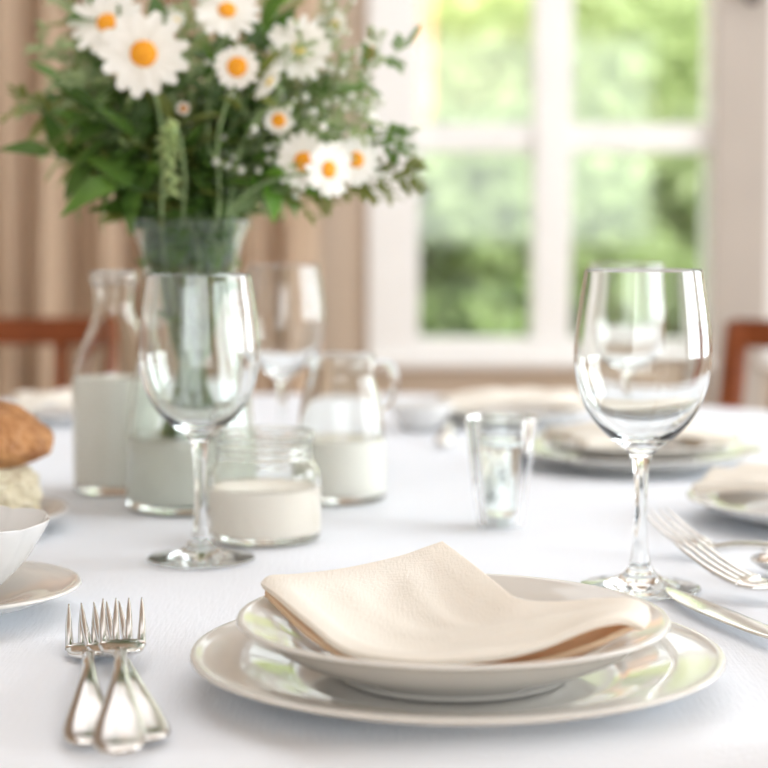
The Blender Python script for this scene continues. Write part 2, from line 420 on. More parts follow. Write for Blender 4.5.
# ------------------------------------------------------------------ table and cloth
TC = Vector((-.11, 1.590)); TR = .86
tb = thing('dining_table', 'round wooden dining table under the white cloth', 'table', (TC.x, TC.y, 0))
obj('tabletop', lathe([(0, .70), (TR-.02, .70), (TR-.008, .708), (TR-.006, .735), (TR-.014, .746), (0, .746)], 96), WOOD, tb)
obj('pedestal', lathe([(0, .02), (.30, .02), (.31, .04), (.2, .09), (.07, .16), (.06, .4), (.09, .6), (.2, .70), (0, .70)], 48), WOOD, tb)
b = bmesh.new(); N = 288; rings = []
prof = [(r, 0) for r in (0.03, .1, .2, .3, .4, .48, .54, .58, .62, .66, .69, .715, .735, .755, .77, .785, .80, .815)] + [(TR-.012, 0), (TR-.005, -.001), (TR+.001, -.004), (TR+.004, -.009), (TR+.006, -.018), (TR+.008, -.04), (TR+.010, -.08), (TR+.014, -.12), (TR+.018, -.17), (TR+.02, -.21), (TR+.022, -.25)]
def cloth_z(x, y):
    v = Vector((x*5, y*5, 0)); a = .0007*noise.noise(v) + .0006*noise.noise(Vector((x*14, y*5, 4)))
    return a - .0009
for r, z in prof:
    ring = []
    for k in range(N):
        a = 2*PI*k/N; w = max(0, min(1, (-z-.01)/.25))
        rr = r + w*(.030*math.sin(a*17+.6*math.sin(a*5)) + .012*math.sin(a*31))
        x, y = TC.x+rr*math.cos(a), TC.y+rr*math.sin(a)
        ring.append(b.verts.new((x, y, TZ+z+cloth_z(x, y))))
    rings.append(ring)
cvt = b.verts.new((TC.x, TC.y, TZ-.0009))
for k in range(N): b.faces.new((cvt, rings[0][k], rings[0][(k+1) % N]))
for A, B in zip(rings, rings[1:]):
    for k in range(N): b.faces.new((A[k], B[k], B[(k+1) % N], A[(k+1) % N]))
o = obj('tablecloth', b, CLOTH)
tag(o, 'white cotton tablecloth draped over the round dining table', 'tablecloth')

# ------------------------------------------------------------------ plates
def plate_prof(R, h, well, foot):
    out = crom([(foot, .0012), (foot+.004, 0), (foot+.007, .003), (well+.008, .006), ((R+well)/2+.004, h*.52), (R-.006, h-.0035), (R, h-.001)], 6)
    inn = crom([(R-.0008, h+.0003), (R-.003, h+.0004), (R-.008, h-.0014), ((R+well)/2, h*.62+.003), (well+.005, .0085), (well-.006, .0062), (well*.5, .0056), (0, .0055)], 6)
    return [(0, .0035), (foot-.002, .0032)] + [(p.x, p.y) for p in out] + [(p.x, p.y) for p in inn[:-1]] + [(0, .0055)]
def plate(name, label, loc, R, h, well, foot, m=CHINA, group=None):
    o = obj(name, lathe(plate_prof(R, h, well, foot), 128), m, loc=loc); return tag(o, label, 'plate', group)
PC = (.0355, .847)
plate('dinner_plate', 'large glossy off-white dinner plate in front, directly on the cloth under the smaller plate', (PC[0], PC[1], TZ), .1305, .0175, .080, .072)
plate('salad_plate', 'smaller off-white plate stacked on the front dinner plate, under the napkin', (.0335, .842, TZ+.0068), .1055, .0285, .058, .052)

# folded napkin lying over the plates: a top layer arched at its right end and a flat under layer
def coons(c0, c1, d0, d1, u, v):
    """c0,c1 curves in u (v=0,1); d0,d1 curves in v (u=0,1)"""
    A = c0(u)*(1-v)+c1(u)*v; B = d0(v)*(1-u)+d1(v)*u
    Cc = c0(0)*(1-u)*(1-v)+c0(1)*u*(1-v)+c1(0)*(1-u)*v+c1(1)*u*v
    return A+B-Cc
def curve(pts):
    P = crom(pts, 12); n = len(P)-1
    L = [0]
    for a, b_ in zip(P, P[1:]): L.append(L[-1]+(b_-a).length)
    def f(t):
        s = t*L[-1]
        for i in range(n):
            if s <= L[i+1] or i == n-1:
                k = (s-L[i])/max(L[i+1]-L[i], 1e-9); return P[i].lerp(P[i+1], min(1, k))
    return f
def sheet(c0, c1, d0, d1, nu, nv, fn=None):
    b = bmesh.new(); g = []
    for i in range(nu+1):
        row = []
        for j in range(nv+1):
            p = coons(c0, c1, d0, d1, i/nu, j/nv)
            if fn: p = fn(p, i/nu, j/nv)
            row.append(b.verts.new(p))
        g.append(row)
    for i in range(nu):
        for j in range(nv): b.faces.new((g[i][j], g[i+1][j], g[i+1][j+1], g[i][j+1]))
    return b
NAP = bpy.data.objects.new('napkin', None); C.objects.link(NAP); NAP.location = (PC[0], PC[1], TZ+.03)
tag(NAP, 'cream linen napkin folded and draped over the front stack of plates', 'napkin')
def loc(pts): return [(x-PC[0], y-PC[1], z-.03) for x, y, z in pts]
front = curve(loc([(-.062, .874, .043), (-.053, .850, .0425), (-.036, .815, .037), (-.016, .786, .030), (.014, .772, .0285), (.046, .770, .031), (.070, .772, .036), (.092, .776, .044), (.108, .782, .0455), (.118, .788, .040)]))
back = curve(loc([(.032, .942, .0525), (.046, .912, .0465), (.058, .874, .0425), (.066, .845, .0415), (.082, .832, .0425), (.100, .824, .0455), (.116, .817, .0475), (.124, .812, .0445)]))
left = curve(loc([(-.062, .874, .043), (-.058, .884, .0450), (-.045, .893, .0440), (-.020, .912, .0435), (.008, .930, .0465), (.022, .937, .0500), (.032, .942, .0525)]))
right = curve(loc([(.118, .788, .040), (.1225, .797, .0425), (.124, .812, .0445)]))
def wr(p, u, v):
    e = min(u, 1-u, v, 1-v); k = min(1, e*7)
    s = .0024*math.exp(-((v-.35-.25*u)/.09)**2)*math.sin(PI*u) + .0026*math.exp(-((v-.75+.3*u)/.07)**2)*math.sin(PI*u)
    s -= .010*math.sin(PI*min(1, u*1.35))*math.sin(PI*v)*(1-u*.6)
    s += .0012*noise.noise(Vector((u*7, v*6, 2)))
    return Vector((p.x, p.y, p.z+s*k))
b = sheet(front, back, left, right, 90, 56, wr)
top = obj('top_fold', b, LINEN, NAP); md = top.modifiers.new('s', 'SOLIDIFY'); md.thickness = .0034; md.offset = 0
md = top.modifiers.new('b', 'BEVEL'); md.width = .0011; md.segments = 3; md.limit_method = 'ANGLE'; md.angle_limit = 1.0
def lower(pts, dz, pull): return [Vector(p)+Vector((-p[0]*pull, -p[1]*pull, dz)) for p in pts]
fl = curve(loc([(-.060, .868, .0405), (-.050, .845, .037), (-.034, .812, .031), (-.014, .790, .0255), (.014, .776, .0245), (.046, .775, .025), (.070, .778, .0275), (.092, .784, .0325), (.106, .792, .0365), (.116, .798, .0395)]))
bl = curve(loc([(.022, .934, .0460), (.038, .912, .040), (.052, .872, .030), (.062, .848, .028), (.078, .836, .029), (.095, .828, .032), (.110, .820, .0385), (.119, .814, .0415)]))
ll = curve(loc([(-.060, .868, .0405), (-.034, .895, .0415), (-.008, .914, .043), (.022, .934, .0460)]))
rl = curve(loc([(.116, .798, .0395), (.119, .806, .0405), (.119, .814, .0415)]))
def wr2(p, u, v):
    s = -.012*math.sin(PI*u)*math.sin(PI*v)
    q = Vector((p.x, p.y, p.z+s)); r = math.hypot(q.x, q.y-.0)
    floor_ = .0068+.0055 + (0 if r < .055 else (r-.055)*.42) - .03 + .003
    q.z = max(q.z, floor_); return q
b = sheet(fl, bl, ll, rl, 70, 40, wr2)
lo = obj('under_fold', b, LINEN_GLOW, NAP); md = lo.modifiers.new('s', 'SOLIDIFY'); md.thickness = .003; md.offset = 0

# ------------------------------------------------------------------ forks, knife, spoon
def fork(label, group=None):
    """origin at handle end, pointing +Y; z profile bows like a real fork"""
    t = thing('fork', label, 'fork', group=group)
    rows = srows([(0, 0, .0030, .0040, .0012), (0, .003, .0030, .0085, .0017), (0, .012, .0034, .0112, .0021), (0, .028, .0056, .0104, .0023), (0, .050, .0095, .0072, .0024), (0, .072, .0125, .0046, .0025),
                  (0, .100, .0130, .0033, .0026), (0, .135, .0090, .0028, .0025), (0, .150, .0060, .0030, .0024), (0, .160, .0040, .0040, .0022)], 5)
    obj('handle', strip(bmesh.new(), rows, 16, 2.3), STEEL, t)
    rows = srows([(0, .156, .0046, .0034, .0022), (0, .162, .0035, .0070, .0020), (0, .168, .0030, .0104, .0018), (0, .176, .0034, .0118, .0017), (0, .181, .0042, .0118, .0016)], 4)
    h = obj('head', strip(bmesh.new(), rows, 20, 3.2), STEEL, t)
    for k in range(4):
        x = -.0099+.0066*k; sp = 1.04
        rr = srows([(x*.98, .177, .0036, .0025, .0016), (x, .188, .0056, .0022, .0015), (x*sp, .202, .0098, .0018, .0012), (x*sp, .216, .0150, .0011, .0009), (x*sp, .223, .0178, .0004, .0004)], 4)
        obj('tine', strip(bmesh.new(), rr, 10, 2.2), STEEL, h)
    return t
def aim(o, tail, head, lift=0, roll=0):
    v = Vector(head)-Vector(tail); o.location = (*tail, TZ+lift)
    yaw = math.atan2(-v.x, v.y)
    o.rotation_euler = (0, roll, yaw)
f0 = fork('leftmost of the three stacked forks, flat on the cloth left of the plates', 'steel dinner forks on the white cloth')
aim(f0, (-.1265, .734), (-.158, .92), .0002, 0); f0.rotation_euler.x = 0; f0.scale = (1, .975, 1)
f1 = dup(f0, (0, 0, 0), 0, 'middle fork, lying on top across the handle of another fork, its tines tallest')
aim(f1, (-.1080, .698), (-.1395, .92), .0075, 0); f1.rotation_euler.x = math.radians(0.0); f1.scale = (1, 1.04, 1)
f2 = dup(f0, (0, 0, 0), 0, 'lowest fork of the crossed pair, its handle end poking out to the right')
aim(f2, (-.1015, .737), (-.1475, .915), .0008, 0); f2.rotation_euler.x = math.radians(.1)
# right-hand cutlery
f3 = dup(f0, (0, 0, 0), 0, 'fork at the right edge with tines pointing up toward the right wine glass')
f3.location = (.352, .925, TZ+.002); f3.rotation_euler = (math.radians(1.5), 0, math.radians(48))
f3.scale = (1.15, 1.0, 1.3)
f4 = dup(f0, (0, 0, 0), 0, 'blurred fork lying just behind the nearer fork, right of the right wine glass')
f4.location = (.305, 1.03, TZ+.002); f4.rotation_euler = (math.radians(1), 0, math.radians(31))
f4.scale = (1.1, 1.0, 1.2)

kn = thing('table_knife', 'polished steel table knife lying right of the front plates, blade tip by the glass foot', 'knife', (.250, .800, TZ+.0005), math.radians(17.5))
rows = srows([(0, 0, .004, .005, .002), (0, .004, .0045, .0085, .003), (0, .03, .0055, .009, .0036), (0, .07, .006, .0072, .0038), (0, .098, .006, .006, .0036), (0, .104, .006, .0062, .0034)], 5)
obj('handle', strip(bmesh.new(), rows, 16, 2.4), STEEL, kn)
rows = srows([(0, .102, .006, .0055, .0022), (0, .112, .0058, .0070, .0014), (-.001, .14, .0052, .0098, .0010), (-.001, .19, .0048, .0108, .0009), (0, .225, .0045, .0098, .0008), (.002, .25, .0045, .0066, .0007), (.004, .268, .0045, .0015, .0004)], 5)
obj('blade', strip(bmesh.new(), rows, 14, 2.0), STEEL, kn)

sp = thing('spoon', 'steel spoon at the right edge behind the fork, only its bowl end in view', 'spoon', (.238, 1.103, TZ+.001), math.radians(-62))
b = bmesh.new(); nu, nv = 22, 10; g = []
for i in range(nu+1):
    u = i/nu; y = u*.062; w = .0195*math.sin(PI*u**.8)**.62 if 0 < u < 1 else .0006
    row = []
    for j in range(nv+1):
        s = -1+2*j/nv
        row.append(b.verts.new((s*w, y, .0018+.0105*(1-(1-s*s)*math.sin(PI*u)**.6))))
    g.append(row)
for i in range(nu):
    for j in range(nv): b.faces.new((g[i][j], g[i][j+1], g[i+1][j+1], g[i+1][j]))
o = obj('bowl', b, STEEL, sp); md = o.modifiers.new('s', 'SOLIDIFY'); md.thickness = .0013
rows = srows([(0, .058, .0122, .0030, .0018), (0, .075, .0150, .0028, .0020), (0, .11, .0160, .0034, .0019), (0, .16, .0100, .0070, .0018), (0, .19, .0045, .0095, .0017), (0, .2, .004, .006, .0012)], 5)
obj('handle', strip(bmesh.new(), rows, 14, 2.3), STEEL, sp)

# ------------------------------------------------------------------ wine glasses
def wine_glass(label, loc, rz=0):
    t = thing('wine_glass', label, 'wine glass', loc, rz, 'clear stemmed wine glasses')
    outer = crom([(.0050, .0780), (.0072, .0835), (.0115, .0880), (.0190, .0935), (.0280, .1025), (.0355, .1140), (.0400, .1280), (.0418, .1410), (.0412, .1560), (.0394, .1720), (.0371, .1870), (.0356, .1965)], 6)
    inner = crom([(.0349, .1964), (.0363, .1869), (.0386, .1719), (.0404, .1560), (.0410, .1410), (.0391, .1285), (.0346, .1150), (.0270, .1042), (.0180, .0965), (.0100, .0928), (0, .0915)], 6)
    prof = [(p.x, p.y) for p in outer] + [(.03545, .1971), (.0351, .1970)] + [(max(0, p.x), p.y) for p in inner]
    obj('bowl', olathe(prof, 96), GLASS, t)
    stem = crom([(.0066, .0150), (.0050, .0260), (.0042, .0400), (.0040, .0560), (.0043, .0700), (.0050, .0780)], 6)
    obj('stem', olathe([(p.x, p.y) for p in stem], 96), GLASS, t)
    foot = crom([(.0340, .0002), (.0366, .0008), (.0372, .0017), (.0350, .0026), (.0250, .0041), (.0160, .0066), (.0100, .0105), (.0066, .0150)], 6)
    obj('foot', olathe([(0, .0012), (.012, .0010), (.028, .0003)] + [(p.x, p.y) for p in foot], 96), GLASS, t)
    return t
g0 = wine_glass('empty wine glass at left in front of the flower vase', (-.1245, 1.175, TZ)); g0.scale = (.985,)*3
dup(g0, (.1595, 1.077, TZ), 0, 'large empty wine glass at right, just behind the front plates', scale=1.01)
dup(g0, (-.098, 1.682, TZ), 0, 'blurred wine glass behind the milk jug and the vase, left of the window', scale=.97)
dup(g0, (.229, 1.66, TZ), 0, 'blurred wine glass seen through the bowl of the large right wine glass', scale=.98)

# ------------------------------------------------------------------ milk vessels, tumbler, vase
def vessel(name, label, cat, loc, outer, t, tb, glass, liq=None, level=0, liqname='milk', n=6):
    root = thing(name, label, cat, loc)
    prof, inner = shell(outer, t, tb, n)
    obj('glass_body', lathe(prof, 96), glass, root)
    if liq: obj(liqname, lathe(liquid(inner, tb, level), 96), liq, root)
    return root
vessel('milk_carafe', 'tall narrow-necked glass carafe half full of milk, left of the vase', 'carafe', (-.232, 1.502, TZ),
       [(.030, 0), (.0345, .0012), (.0362, .006), (.0362, .05), (.0360, .098), (.0335, .112), (.0265, .130), (.0195, .146), (.0168, .158), (.0170, .172), (.0185, .178), (.0205, .1805), (.0205, .186), (.0192, .1885)], .0018, .006, JARGLASS, MILK, .098)
vessel('cream_jar', 'short wide-mouthed glass jar of cream with a threaded neck, beside the left wine glass', 'jar', (-.0865, 1.257, TZ),
       [(.034, 0), (.0385, .0012), (.0405, .006), (.0408, .02), (.0408, .044), (.0400, .050), (.0372, .0555), (.0352, .0585), (.0350, .0600), (.0362, .0615), (.0350, .0632), (.0350, .0655), (.0362, .0670), (.0350, .0688), (.0350, .0715), (.0368, .0735), (.0372, .0765), (.0360, .0785)], .0022, .006, JARGLASS, CREAM, .0395)
jug = vessel('milk_jug', 'glass milk jug with a handle, behind the short jar of cream', 'jug', (-.036, 1.447, TZ),
       [(.031, 0), (.0355, .0012), (.0372, .006), (.0374, .03), (.0370, .052), (.0352, .068), (.0325, .084), (.0295, .096), (.0278, .103), (.0278, .112), (.0290, .117), (.0288, .1205)], .002, .006, JARGLASS, MILK, .052)
b = bmesh.new(); tube(b, crom([(.0285, 0, .112), (.038, 0, .1140), (.0445, 0, .107), (.0455, 0, .093), (.041, 0, .081), (.0335, 0, .0765)], 6), .0034, 14)
obj('handle', b, GLASS, jug)
jug.rotation_euler.z = .15
vessel('tumbler', 'small tapered glass tumbler of water in the middle of the table', 'tumbler', (.0885, 1.318, TZ),
       [(.0150, 0), (.0172, .001), (.0180, .006), (.0205, .026), (.0240, .052), (.0272, .078), (.0277, .0815)], .0014, .0085, GLASS, WATER, .066, 'water')
VC = Vector((-.1555, 1.405))
VB = [(.044, 0), (.0500, .0015), (.0525, .008), (.0528, .025), (.0515, .055), (.0475, .095), (.0420, .135), (.0380, .165), (.0372, .185), (.0402, .205), (.0455, .222), (.0492, .2315)]
vessel('flower_vase', 'flared clear glass vase holding the bouquet', 'vase', (VC.x, VC.y, TZ), VB, .0022, .008, GREEN_GLASS, WATER_V, .060, 'water')

# ------------------------------------------------------------------ cup, saucer, bread
sc = plate('saucer', 'cream saucer under the fluted white cup at the left edge', (-.2545, 1.0, TZ), .0785, .0185, .030, .026, CHINA)
def petal(r, z, a):
    k = max(0, min(1, (z-.018)/.035))
    p = abs(math.cos(a*4+.5))
    return r*(1 + k*.06*(p**.6-.65)), z*.87 + k*k*.0018*(p**.7-.7)
cup = thing('cup', 'white fluted porcelain cup standing on the saucer at the left edge', 'cup', (-.2525, 1.0, TZ+.0062))
po = crom([(.016, .0015), (.021, 0), (.023, .002), (.026, .008), (.035, .018), (.0445, .030), (.0515, .042), (.0565, .052), (.0585, .0570)], 6)
pi_ = crom([(.0575, .0574), (.0550, .0520), (.0500, .0425), (.0430, .0310), (.0335, .0200), (.022, .0110), (0, .0090)], 6)
obj('bowl', lathe([(0, .003)] + [(p.x, p.y) for p in po] + [(max(p.x, 0), p.y) for p in pi_], 160, fn=petal), CHINA_COOL, cup)
b = bmesh.new(); tube(b, crom([(-.052, 0, .044), (-.070, 0, .046), (-.078, 0, .032), (-.066, 0, .017), (-.037, 0, .017)], 6), .0032, 12)
obj('handle', b, CHINA_COOL, cup)
plate('side_plate', 'white side plate under the bread roll at the left edge', (-.337, 1.292, TZ), .100, .0155, .062, .055, CHINA_COOL)
br = thing('bread_roll', 'torn crusty bread roll on the side plate at the left edge', 'bread', (-.302, 1.292, TZ+.0065))
b = bmesh.new(); bmesh.ops.create_icosphere(b, subdivisions=6, radius=1)
for v in b.verts:
    d = v.co.normalized(); zz = d.z
    n1 = noise.fractal(d*2.2, .9, 2.1, 4); crack = abs(noise.noise(Vector((d.x*2.2+.3, d.y*5, d.z*2.4))))
    r = 1 + .05*n1 + .035*min(1, crack*6) - .03 + .008*noise.noise(d*22)
    hz = .031 if zz > 0 else .020
    v.co = Vector((d.x*.0545*r, d.y*.054*r, d.z*hz*r + .0615 - .004*d.x))
obj('crust', b, CRUST, br)
b = bmesh.new(); bmesh.ops.create_icosphere(b, subdivisions=6, radius=1)
for v in b.verts:
    d = v.co.normalized()
    r = 1 + .10*noise.noise(d*3.5+Vector((5, 0, 0))) + .09*noise.fractal(d*9, .8, 2.2, 4)
    sq = 1.18 - .28*(d.z+1)/2
    zz = math.copysign(abs(d.z)**.6, d.z)
    v.co = Vector((d.x*.042*r*sq, d.y*.040*r*sq, zz*.0235*(1 if zz < 0 else r) + .0245))
obj('crumb', b, CRUMB, br)

# ------------------------------------------------------------------ far place settings
def napkin_simple(label, loc, rz, w, d, h, fold=0.0, seed=1, amp=.006):
    b = bmesh.new(); nu, nv = 40, 28; g = []
    for i in range(nu+1):
        row = []
        for j in range(nv+1):
            u = -1+2*i/nu; v = -1+2*j/nv
            z = h + amp*noise.noise(Vector((u*1.7+seed, v*1.5, seed))) + fold*math.exp(-((v-.2*u)/.35)**2) - .004*abs(u)**3
            row.append(b.verts.new((u*w, v*d*(1-.12*u), z)))
        g.append(row)
    for i in range(nu):
        for j in range(nv): b.faces.new((g[i][j], g[i+1][j], g[i+1][j+1], g[i][j+1]))
    o = obj('napkin', b, LINEN, loc=loc); o.rotation_euler.z = rz
    md = o.modifiers.new('s', 'SOLIDIFY'); md.thickness = .009; md.offset = 0
    md = o.modifiers.new('b', 'BEVEL'); md.width = .0028; md.segments = 3; md.limit_method = 'ANGLE'; md.angle_limit = 1.0
    return tag(o, label, 'napkin')
plate('dinner_plate', 'large plate behind the right wine glass, under a second plate and napkin', (.243, 1.665, TZ), .117, .018, .072, .064)
plate('salad_plate', 'smaller plate stacked on the blurred dinner plate behind the right wine glass', (.243, 1.665, TZ+.0068), .098, .020, .056, .05)
napkin_simple('cream napkin folded on the blurred plates behind the right wine glass', (.243, 1.665, TZ+.0068), .25, .075, .052, .0265, .004, 3)
plate('dinner_plate', 'far plate below the window, under a rumpled napkin', (.150, 2.05, TZ), .098, .020, .06, .054)
napkin_simple('pale napkin lying on the far plate below the window', (.150, 2.05, TZ), .1, .082, .052, .0285, .005, 5)
plate('dinner_plate', 'plate at the right edge behind the forks, partly out of frame', (.347, 1.335, TZ), .113, .019, .07, .062, CHINA_COOL)
napkin_simple('cream napkin folded on the plate at the right edge', (.345, 1.345, TZ), math.radians(-32), .092, .048, .0285, .006, 7)
plate('side_plate', 'low white plate far left behind the carafe', (-.385, 2.06, TZ), .072, .014, .045, .04, CHINA_COOL)
napkin_simple('white napkin on the low far left plate', (-.385, 2.06, TZ), .3, .050, .040, .0265, .006, 9, .008)
bw = obj('sugar_bowl', lathe([(0, .002), (.018, 0), (.022, .003), (.030, .014), (.0355, .026), (.0365, .031), (.0352, .0312), (.029, .018), (.018, .007), (0, .006)], 64), CHINA_COOL, loc=(.042, 1.97, TZ))
tag(bw, 'small white bowl left of the far plate below the window', 'bowl')
f5 = dup(f0, (.0, 0, 0), 0, 'far fork lying between the small white bowl and the far plate')
f5.location = (.062, 1.80, TZ+.001); f5.rotation_euler.z = math.radians(-6)

# ------------------------------------------------------------------ bouquet
def leaf(b, base, dirv, nrm, L, W, bend=.25, seg=7):
    d = Vector(dirv).normalized(); n = Vector(nrm); n = (n-d*n.dot(d)).normalized(); s = d.cross(n)
    prev = None; p = Vector(base)
    for i in range(seg+1):
        t = i/seg; w = W*.5*(math.sin(PI*min(1, t**.75))**.8 if 0 < t < 1 else .02)
        c = p + d*(L*t) - n*(bend*L*t*t)
        row = [b.verts.new(c - s*w + n*w*.25), b.verts.new(c), b.verts.new(c + s*w + n*w*.25)]
        if prev:
            for k in range(2): b.faces.new((prev[k], prev[k+1], row[k+1], row[k]))
        prev = row
def stem_pts(target, rnd, sweep=.3, drop=0.0):
    a = rnd.uniform(0, 2*PI); r = rnd.uniform(.005, .034)
    T = Vector(target)
    dx = T.x-VC.x; dy = T.y-VC.y; L = math.hypot(dx, dy) or 1
    ux, uy = dx/L, dy/L
    p0 = Vector((VC.x-ux*.026+math.cos(a)*r*.4, VC.y-uy*.026+math.sin(a)*r*.4, TZ+rnd.uniform(.012, .03)))
    j = rnd.uniform(-.012, .012)
    p1 = Vector((VC.x+ux*.004+j, VC.y+uy*.004-j, TZ+.13))
    p2 = Vector((VC.x+ux*.024+j, VC.y+uy*.024-j*.5, TZ+.205))
    p3 = Vector((VC.x+ux*min(.036, L*.7), VC.y+uy*min(.036, L*.7), TZ+.236))
    mid = p3.lerp(T, .5); mid.z += .02*sweep + .12*drop; mid.x -= ux*.012; mid.y -= uy*.012
    return crom([p0, p1, p2, p3, mid, T], 6)
BG = 'flowers and greenery in the glass vase'
def local(root, pts): return [Vector(p)-root.location for p in pts]
def plant(name, label, cat): return thing(name, label, cat, (VC.x, VC.y, TZ+.012), 0, BG)

def daisy(label, pos, R, nrm, centre=YOLK, npet=21, cr=.27, cup_=.12, seed=0, cat='flower', name='daisy', wid=1.0):
    rnd = random.Random(seed); root = plant(name, label, cat)
    T = Vector((pos[0], pos[1], TZ+pos[2])); n = Vector(nrm).normalized()
    sp_ = stem_pts(T - n*.012, rnd); sp_.append(T - n*.002)
    b = bmesh.new(); tube(b, local(root, sp_), .0013 if R > .015 else .0009, 7); obj('stem', b, STEM_P, root)
    O = T-root.location
    u = n.cross(Vector((0, 0, 1))).normalized(); v = n.cross(u)
    b = bmesh.new()
    for ring in range(2):
        for k in range(npet):
            a = 2*PI*(k+.5*ring)/npet + rnd.uniform(-.07, .07)
            d = (u*math.cos(a)+v*math.sin(a)); cu = cup_ + rnd.uniform(-.07, .07) - .07*ring
            dd = (d+n*cu).normalized(); LL = R*(1-cr*.6)*rnd.uniform(.9, 1.04)*(1-.24*ring)
            leafp(b, O + d*R*cr*.6 + n*(.0006-.001*ring), dd, n, LL, R*.235*wid*rnd.uniform(.85, 1.1), rnd.uniform(.02, .14))
    obj('petals', b, PETAL, root)
    b = bmesh.new(); bmesh.ops.create_icosphere(b, subdivisions=4, radius=1)
    M = Matrix((u, v, n)).transposed()
    for w in b.verts:
        q = w.co.copy(); q.z = q.z*.55 if q.z > 0 else q.z*.3
        q *= 1+.05*noise.noise(w.co*9)
        w.co = O + M @ (q*R*cr*1.0)
    obj('centre', b, centre, root)
    return root
def leafp(b, base, dirv, nrm, L, W, bend, seg=6):
    d = Vector(dirv).normalized(); n = Vector(nrm); n = (n-d*n.dot(d)).normalized(); s = d.cross(n)
    prev = None; ws = [.40, .70, .92, 1, 1, .88, .5]
    for i in range(seg+1):
        t = i/seg; w = W*.5*ws[i]
        c = Vector(base) + d*(L*t) - n*(bend*L*t*t)
        row = [b.verts.new(c - s*w), b.verts.new(c - n*w*.22), b.verts.new(c + s*w)]
        if prev:
            for k in range(2): b.faces.new((prev[k], prev[k+1], row[k+1], row[k]))
        prev = row
Y = 1.40
daisy('largest daisy, facing forward near the top left of the bouquet', (-.1825, 1.345, .357), .0345, (.10, -1, .08), npet=13, seed=1, cr=.30, wid=1.35)
daisy('daisy just behind and left of the largest one, tilted upward', (-.2145, 1.372, .3835), .030, (-.12, -1, .45), npet=14, seed=2, wid=1.3)
daisy('daisy cut by the top edge of the photo, above the round cream daisy', (-.122, 1.38, .394), .027, (.15, -1, .55), npet=14, seed=3, wid=1.3)
daisy('small round cream daisy with a big orange centre, below the top daisy', (-.112, 1.35, .3475), .0175, (-.02, -1, .05), npet=15, seed=4, cr=.46, cup_=.25, wid=1.4)
daisy('soft white daisy with a pale yellow centre, right of the middle top', (-.0665, 1.385, .365), .027, (.05, -1, .2), YOLK_P, 15, .2, seed=5, wid=1.3)
daisy('cream daisy bud turned left, near the top right of the bouquet', (-.040, 1.44, .388), .0145, (-.5, -.8, .2), YOLK_P, 12, .4, .5, seed=6, wid=1.4)
daisy('left of the three daisies clustered at the lower right', (-.0625, 1.375, .277), .0238, (-.05, -1, .08), npet=16, seed=7, cr=.33, wid=1.25)
daisy('lowest and middle one of the three clustered daisies at the right', (-.0425, 1.35, .270), 0.0225, (.85, -1, .0), npet=16, seed=8, cr=.31, wid=1.25)
daisy('right of the three clustered daisies, nearest the window frame', (-.022, 1.385, .279), .0215, (.5, -1, .10), npet=15, seed=9, cr=.31, wid=1.25)
daisy('small half-open daisy with an orange centre, above the three clustered ones', (-.0825, 1.38, .309), .0120, (.15, -1, .1), npet=12, seed=10, cr=.5, cup_=.4, wid=1.4)
daisy('white daisy turned away, left of the small half-open one', (-.0875, 1.36, .337), .017, (-.7, -.5, .4), YOLK_P, 12, .25, .3, seed=11, wid=1.3)
daisy('small drying daisy with a brown centre at the right of the bouquet', (-.0115, 1.41, .364), .0125, (-.55, -.8, .1), BROWNC, 10, .5, .5, seed=12, wid=1.3)
daisy('tiny white bud between the largest daisy and the top daisy', (-.164, 1.40, .388), .0095, (0, -1, .6), YOLK_P, 9, .35, .5, seed=13, wid=1.5)
daisy('small closed orange bud low in the middle of the bouquet', (-.156, 1.375, .318), .0062, (0, -1, .1), BROWNC, 8, .6, .6, seed=14, wid=1.2)
daisy('small daisy seen side on, beyond the three clustered daisies', (-.018, 1.47, .325), .0175, (.6, -.3, .7), YOLK_P, 12, .25, .2, seed=15, wid=1.3)

def leafy(name, label, cat, target, m, n, L, W, rnd, start=.55, stemr=.0013, side=None, sm=STEM, droop=.3):
    target = (target[0], target[1], TZ+target[2]); root = plant(name, label, cat); P = stem_pts(target, rnd); Q = local(root, P)
    b = bmesh.new(); tube(b, Q, [stemr*(1.15-.5*i/len(Q)) for i in range(len(Q))], 6); obj('stem', b, sm, root)
    b = bmesh.new(); N_ = len(Q)-1
    for k in range(n):
        t = start+(1-start)*(k+.5)/n; i = min(N_-1, int(t*N_)); p = Q[i].lerp(Q[i+1], t*N_-i)
        tg = (Q[i+1]-Q[i]).normalized(); a = k*2.4+rnd.uniform(-.4, .4)
        s = tg.cross(Vector((math.cos(a), math.sin(a), .2))).normalized()
        d = (tg*.55+s).normalized()
        nn = Vector((rnd.uniform(-.5, .5), -.6, 1)); leaf(b, p, d, nn, L*rnd.uniform(.75, 1.15), W*rnd.uniform(.8, 1.15), droop)
    tg = (Q[-1]-Q[-2]).normalized(); leaf(b, Q[-1], tg, Vector((0, -.7, 1)), L, W, droop)
    obj('leaves', b, m, root); return root
